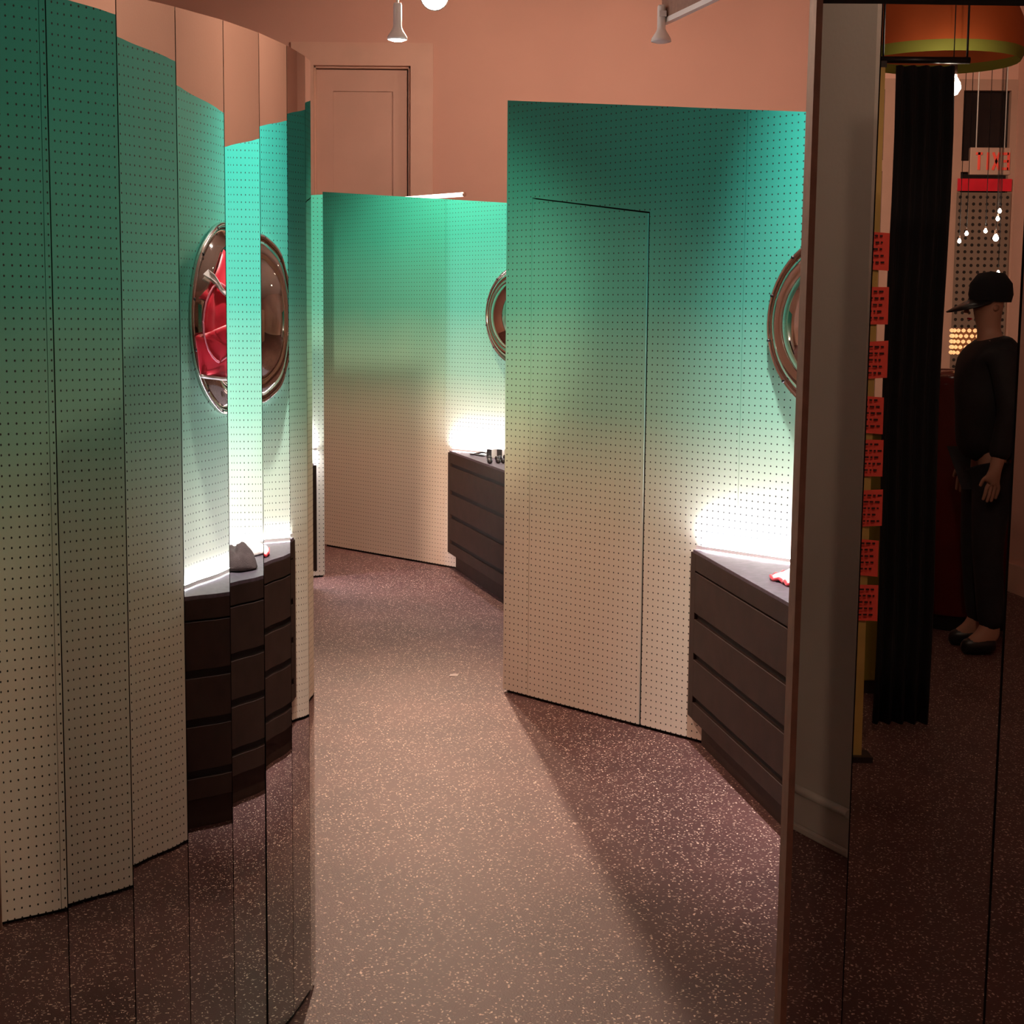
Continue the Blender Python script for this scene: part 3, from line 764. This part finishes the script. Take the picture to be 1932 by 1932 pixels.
# hanging bare bulbs
def hang_bulb(loc, label, r=.03, mt='bulb', energy=None):
    o = empty('hanging_bulb', loc, 0, label, 'bulb', 'bare bulbs behind the camera')
    MB().lathe([(.0005, -r*1.1), (r*.6, -r*.9), (r, -r*.2), (r*.9, r*.4), (r*.45, r*1.2), (r*.42, r*1.5)], 16, 'Z').build('glass_globe', M[mt], o)
    MB().lathe([(r*.5, r*1.4), (r*.5, r*2.6), (.003, r*2.9)], 12, 'Z').build('socket', M['edgewood'], o)
    MB().tube([(0, 0, r*2.8), (0, 0, ZC-loc[2])], .002, 6).build('cord', M['black'], o)
    return o
hang_bulb((1.646, -2.4, 2.535), 'lit bare bulb hanging just left of the black curtain', .022)
hang_bulb((1.569+.02, -1.42, 2.372), 'largest lit bare bulb hanging at the right edge of the curtain', .030)
hang_bulb((2.091, -3.4, 2.549), 'smaller lit bare bulb just below the largest one', .026)
hang_bulb((1.58, -2.8, 2.75), 'faint small bulb hanging over the yellow post', .012)
words = ['upper', 'lower', 'leftmost', 'left', 'brightest', 'right', 'lone']
for k, (x_, z_) in enumerate(((2.66, 2.13), (2.66, 2.09), (2.50, 2.01), (2.47, 1.97), (2.68, 1.99), (2.63, 2.03), (2.72, 1.80))):
    hang_bulb((x_, -4.4-.03*k, z_), '%s tiny bulb in the cluster by the night window' % words[k], .016 if k == 4 else .010)

# exit sign
ex = empty('exit_sign', (3.03, -5.9, 2.46), 0, 'white EXIT sign with red letters in front of the night window', 'sign')
MB().box((-.13, -.03, 0), (.13, 0, .17)).build('sign_box', M['wframe'], ex, bevel=.003)
def bar(mb, x0, z0, x1, z1, w_=.016):
    d_ = Vector((x1-x0, z1-z0)); n_ = Vector((-d_.y, d_.x)).normalized()*w_/2
    mb.prism_xz([(x0+n_.x, z0+n_.y), (x1+n_.x, z1+n_.y), (x1-n_.x, z1-n_.y), (x0-n_.x, z0-n_.y)], .0005, .003)
# read from the +y side, so letters run towards -x
def letter(ch, cx):
    mb = MB(); x = lambda u: cx-u*.042; a_, b_ = .03, .14
    if ch == 'E':
        for q in ((0, a_, 0, b_), (0, a_+.008, 1, a_+.008), (0, b_-.008, 1, b_-.008), (0, .085, .8, .085)): bar(mb, x(q[0]), q[1], x(q[2]), q[3])
    if ch == 'X':
        bar(mb, x(0), a_, x(1), b_); bar(mb, x(0), b_, x(1), a_)
    if ch == 'I': bar(mb, x(.5), a_, x(.5), b_)
    if ch == 'T': bar(mb, x(.5), a_, x(.5), b_); bar(mb, x(0), b_-.008, x(1), b_-.008)
    return mb.build('letter', M['note'], ex)
for ch, cx in zip('EXIT', (.115, .058, .005, -.052)): letter(ch, cx)
for x_ in (-.09, .09): MB().tube([(x_, -.015, .17), (x_, -.015, ZC-2.46)], .004, 6).build('hanger', M['white'], ex)

# perforated roller shutter behind the front window
def perf_mat():
    mt, N, L, b = new_mat('perforated_steel')
    tc = N.new('ShaderNodeTexCoord'); sp = N.new('ShaderNodeSeparateXYZ'); L.new(tc.outputs['Object'], sp.inputs[0])
    u = math_node(N, L, 'SUBTRACT', math_node(N, L, 'FRACT', math_node(N, L, 'MULTIPLY', sp.outputs['X'], 1/.05)), .5)
    v = math_node(N, L, 'SUBTRACT', math_node(N, L, 'FRACT', math_node(N, L, 'MULTIPLY', sp.outputs['Z'], 1/.05)), .5)
    d_ = math_node(N, L, 'SQRT', math_node(N, L, 'ADD', math_node(N, L, 'MULTIPLY', u, u), math_node(N, L, 'MULTIPLY', v, v)))
    hole = math_node(N, L, 'LESS_THAN', d_, .24)
    mx = N.new('ShaderNodeMix'); mx.data_type = 'RGBA'; L.new(hole, mx.inputs[0]); mx.inputs[6].default_value = (.20, .15, .12, 1); mx.inputs[7].default_value = (.006, .005, .005, 1)
    L.new(mx.outputs[2], b.inputs['Base Color']); b.inputs['Roughness'].default_value = .5
    return mt
sh = empty('roller_shutter', (3.475, Y0+.035, .62), 0, 'perforated grey roller shutter with red band in the lower night window', 'shutter')
mb = MB()
MB().box((-.20, -.01, .02), (.20, .0, 1.86)).build('perforated_sheet', perf_mat(), sh)
MB().box((-.20, -.012, 1.87), (.20, .004, 1.96)).build('red_band', M['red'], sh)
MB().box((-.20, -.012, 0), (.20, .006, .02)).build('bottom_bar', M['black'], sh)

# red sideboard with beaded lamp
sb = empty('red_sideboard', (2.30, -3.5, 0), 0, 'glossy dark red sideboard with rounded top in the mirror image', 'sideboard')
MB().lathe([(.26, .08), (.27, .10), (.27, 1.20), (.25, 1.26), (.18, 1.29), (.0005, 1.295)], 40, 'Z').build('drum_body', M['redgloss'], sb)
MB().lathe([(.23, 0), (.24, .08)], 32, 'Z').build('plinth', M['black'], sb)
bl = empty('beaded_lamp', (2.25, -3.42, 1.295), 0, 'small glowing beaded lamp standing on the red sideboard', 'lamp')
MB().lathe([(.0005, 0), (.05, 0), (.05, .01), (.012, .02), (.012, .08)], 16, 'Z').build('foot', M['black'], bl)
MB().lathe([(.083, .07), (.083, .20)], 28, 'Z').build('inner_drum', M['edgewood'], bl)
bead = None
for j in range(5):
    for i in range(20):
        a_ = (i+.5*(j % 2))*2*math.pi/20
        if bead is None:
            bead = MB().lathe([(.0005, -.010), (.008, -.006), (.011, 0), (.008, .006), (.0005, .010)], 8, 'Z').build('bead', M['lampglow'], bl); o = bead
        else:
            o = bead.copy(); link(o, bl)
        o.location = (.088*math.cos(a_), .088*math.sin(a_), .08+j*.027)

# bin and light stand by the front wall
bn = empty('waste_bin', (3.05, -6.4, 0), 0, 'black waste bin on the floor by the front windows', 'bin')
MB().lathe([(.0005, .0), (.10, .0), (.13, .30), (.135, .31), (.125, .31), (.095, .01)], 24, 'Z').build('bucket', M['black'], bn)
MB().lathe([(.125, .31), (.137, .315), (.14, .33), (.128, .335)], 24, 'Z').build('liner_rim', M['curtain'], bn)
ls = empty('light_stand', (3.42, -6.5, 0), 0, 'thin black tripod stand beside the waste bin', 'stand')
MB().tube([(0, 0, .25), (0, 0, 1.2)], .010, 8).build('pole', M['black'], ls)
for k in range(3):
    a_ = k*2*math.pi/3+.4; MB().tube([(0, 0, .42), ((.17*math.cos(a_)), .17*math.sin(a_), .008)], .008, 8).build('leg', M['black'], ls)
MB().lathe([(.014, .40), (.018, .41), (.018, .44), (.014, .45)], 12, 'Z').build('collar', M['black'], ls)

# person in a cap, dark clothes, standing side on
pe = empty('person', (2.20, -2.85, 0), 0, 'person in a dark cap and black clothes standing side on, reflected in the right mirror', 'person')
def skin_body(name, verts, edges, radii, root, mt, parent, sub=2):
    me = bpy.data.meshes.new(name); me.from_pydata(verts, edges, []); me.update()
    o = bpy.data.objects.new(name, me); link(o, parent); me.materials.append(mt)
    sk = o.modifiers.new('skin', 'SKIN'); sk.use_smooth_shade = True
    ly = me.skin_vertices[0]
    for i, r_ in enumerate(radii):
        ly.data[i].radius = r_ if isinstance(r_, tuple) else (r_, r_)
        ly.data[i].use_root = (i == root)
    ss = o.modifiers.new('sub', 'SUBSURF'); ss.levels = sub; ss.render_levels = sub
    return o
# facing -x; y is sideways
V_, E_, R_ = [], [], []
def vtx(p, r_, prev=None):
    V_.append(p); R_.append(r_)
    if prev is not None: E_.append((prev, len(V_)-1))
    return len(V_)-1
pel = vtx((0, 0, .93), .085); wai = vtx((.01, 0, 1.10), .075, pel); che = vtx((.0, 0, 1.28), .085, wai)
sho = vtx((-.005, 0, 1.40), .065, che); nek = vtx((-.02, 0, 1.47), .052, sho); hd0 = vtx((-.03, 0, 1.535), (.07, .06), nek)
hd1 = vtx((-.035, 0, 1.60), (.095, .075), hd0); hd2 = vtx((-.02, 0, 1.67), (.085, .07), hd1)
for sd in (-1, 1):
    s1 = vtx((0, sd*.17, 1.385), .045, sho); el = vtx((.03, sd*.215, 1.13), .045, s1)
    wr_ = vtx((-.03, sd*.235, .90), .032, el); pm = vtx((-.045, sd*.235, .83), (.022, .036), wr_)
    for f_ in range(4):
        x_ = -.045+(f_-1.5)*.018; ln_ = (.062, .072, .070, .056)[f_]
        k1 = vtx((x_, sd*.235, .79), .009, pm); k2 = vtx((x_-.004, sd*.230, .79-ln_*.5), .0085, k1); vtx((x_-.010, sd*.218, .79-ln_), .007, k2)
    t1 = vtx((-.085, sd*.228, .825), .010, pm); vtx((-.098, sd*.218, .79), .008, t1)
    hip = vtx((0, sd*.085, .86), .06, pel); kn = vtx((-.015, sd*.095, .48), .056, hip); an = vtx((.02, sd*.10, .09), .038, kn)
    he = vtx((.03, sd*.10, .05), .036, an); vtx((-.10, sd*.11, .035), (.032, .04), an); 
body = skin_body('body', V_, E_, R_, 0, M['skin'], pe)
def garment(name, verts, edges, radii, mt): return skin_body(name, verts, edges, radii, 0, mt, pe)
jv = [(0, 0, .86), (.01, 0, 1.08), (0, 0, 1.28), (-.005, 0, 1.40), (-.018, 0, 1.455), (0, .17, 1.385), (.03, .215, 1.13), (-.03, .235, .905), (0, -.17, 1.385), (.03, -.215, 1.13), (-.03, -.235, .905)]
garment('jacket', jv, [(0, 1), (1, 2), (2, 3), (3, 4), (3, 5), (5, 6), (6, 7), (3, 8), (8, 9), (9, 10)], [(.15, .185), (.14, .175), (.15, .20), (.12, .17), .075, .08, .062, .05, .08, .062, .05], M['jacket'])
garment('trousers', [(0, 0, .98), (0, .085, .84), (-.015, .095, .48), (.02, .10, .10), (0, -.085, .84), (-.015, -.095, .48), (.02, -.10, .10)], [(0, 1), (1, 2), (2, 3), (0, 4), (4, 5), (5, 6)], [(.135, .17), (.105, .10), .075, .065, (.105, .10), .075, .065], M['trouser'])
for sd in (-1, 1):
    garment('shoe', [(.045, sd*.10, .045), (-.05, sd*.105, .042), (-.13, sd*.11, .032)], [(0, 1), (1, 2)], [(.045, .042), (.042, .048), (.03, .042)], M['black'])
hz = MB(); n_ = 16
hz.lathe([(.092, 1.615), (.10, 1.65), (.094, 1.70), (.06, 1.745), (.0005, 1.755)], 24, 'Z', (-.022, 0, 0)); hz.build('cap_crown', M['curtain'], pe)
vs_ = []
for r_ in range(2):
    for k in range(13):
        a_ = math.pi*.5+math.pi*k/12; ex_ = .10+(.10*math.sin(math.pi*k/12) if r_ else 0)
        vs_.append((-.022+ex_*math.cos(a_)*1.0, ex_*math.sin(a_)*.9, 1.625-(.055*math.sin(math.pi*k/12) if r_ else 0)))
bmesh_ = MB().add(vs_, [(k, k+1, 14+k, 13+k) for k in range(12)], True).build('cap_brim', M['black'], pe)
md = bmesh_.modifiers.new('t', 'SOLIDIFY'); md.thickness = .005
for sd in (-1, 1):
    MB().lathe([(.0005, -.008), (.009, -.004), (.009, .004), (.0005, .008)], 10, 'X', (-.118, sd*.030, 1.598)).build('eye', M['white'], pe)
    MB().lathe([(.0005, -.006), (.016, -.004), (.018, .0), (.010, .006)], 12, 'Y', (-.02, sd*.076, 1.59)).build('ear', M['skin'], pe)
MB().add([(-.12, 0, 1.60), (-.148, 0, 1.568), (-.12, .014, 1.562), (-.12, -.014, 1.562)], [(0, 1, 2), (0, 3, 1), (1, 3, 2)]).build('nose', M['skin'], pe)
MB().tube([(-.113, -.022, 1.538), (-.122, 0, 1.540), (-.113, .022, 1.538)], .005, 6).build('mouth', M['red'], pe)
# unseen fill lamp added for the front windows, then the column's lamp
track_head((.9, -3.6, 3.75), (1.3, -7.6, 1.8), 'fill lamp added in the front shop, aimed at the night windows', energy=650, angle=110, blend=1)
track_head((-.6, 1.2, 3.75), (.95, .1, 2.6), 'track lamp beside the camera aimed at the grey column', energy=18, angle=60, blend=.3, radius=.02)
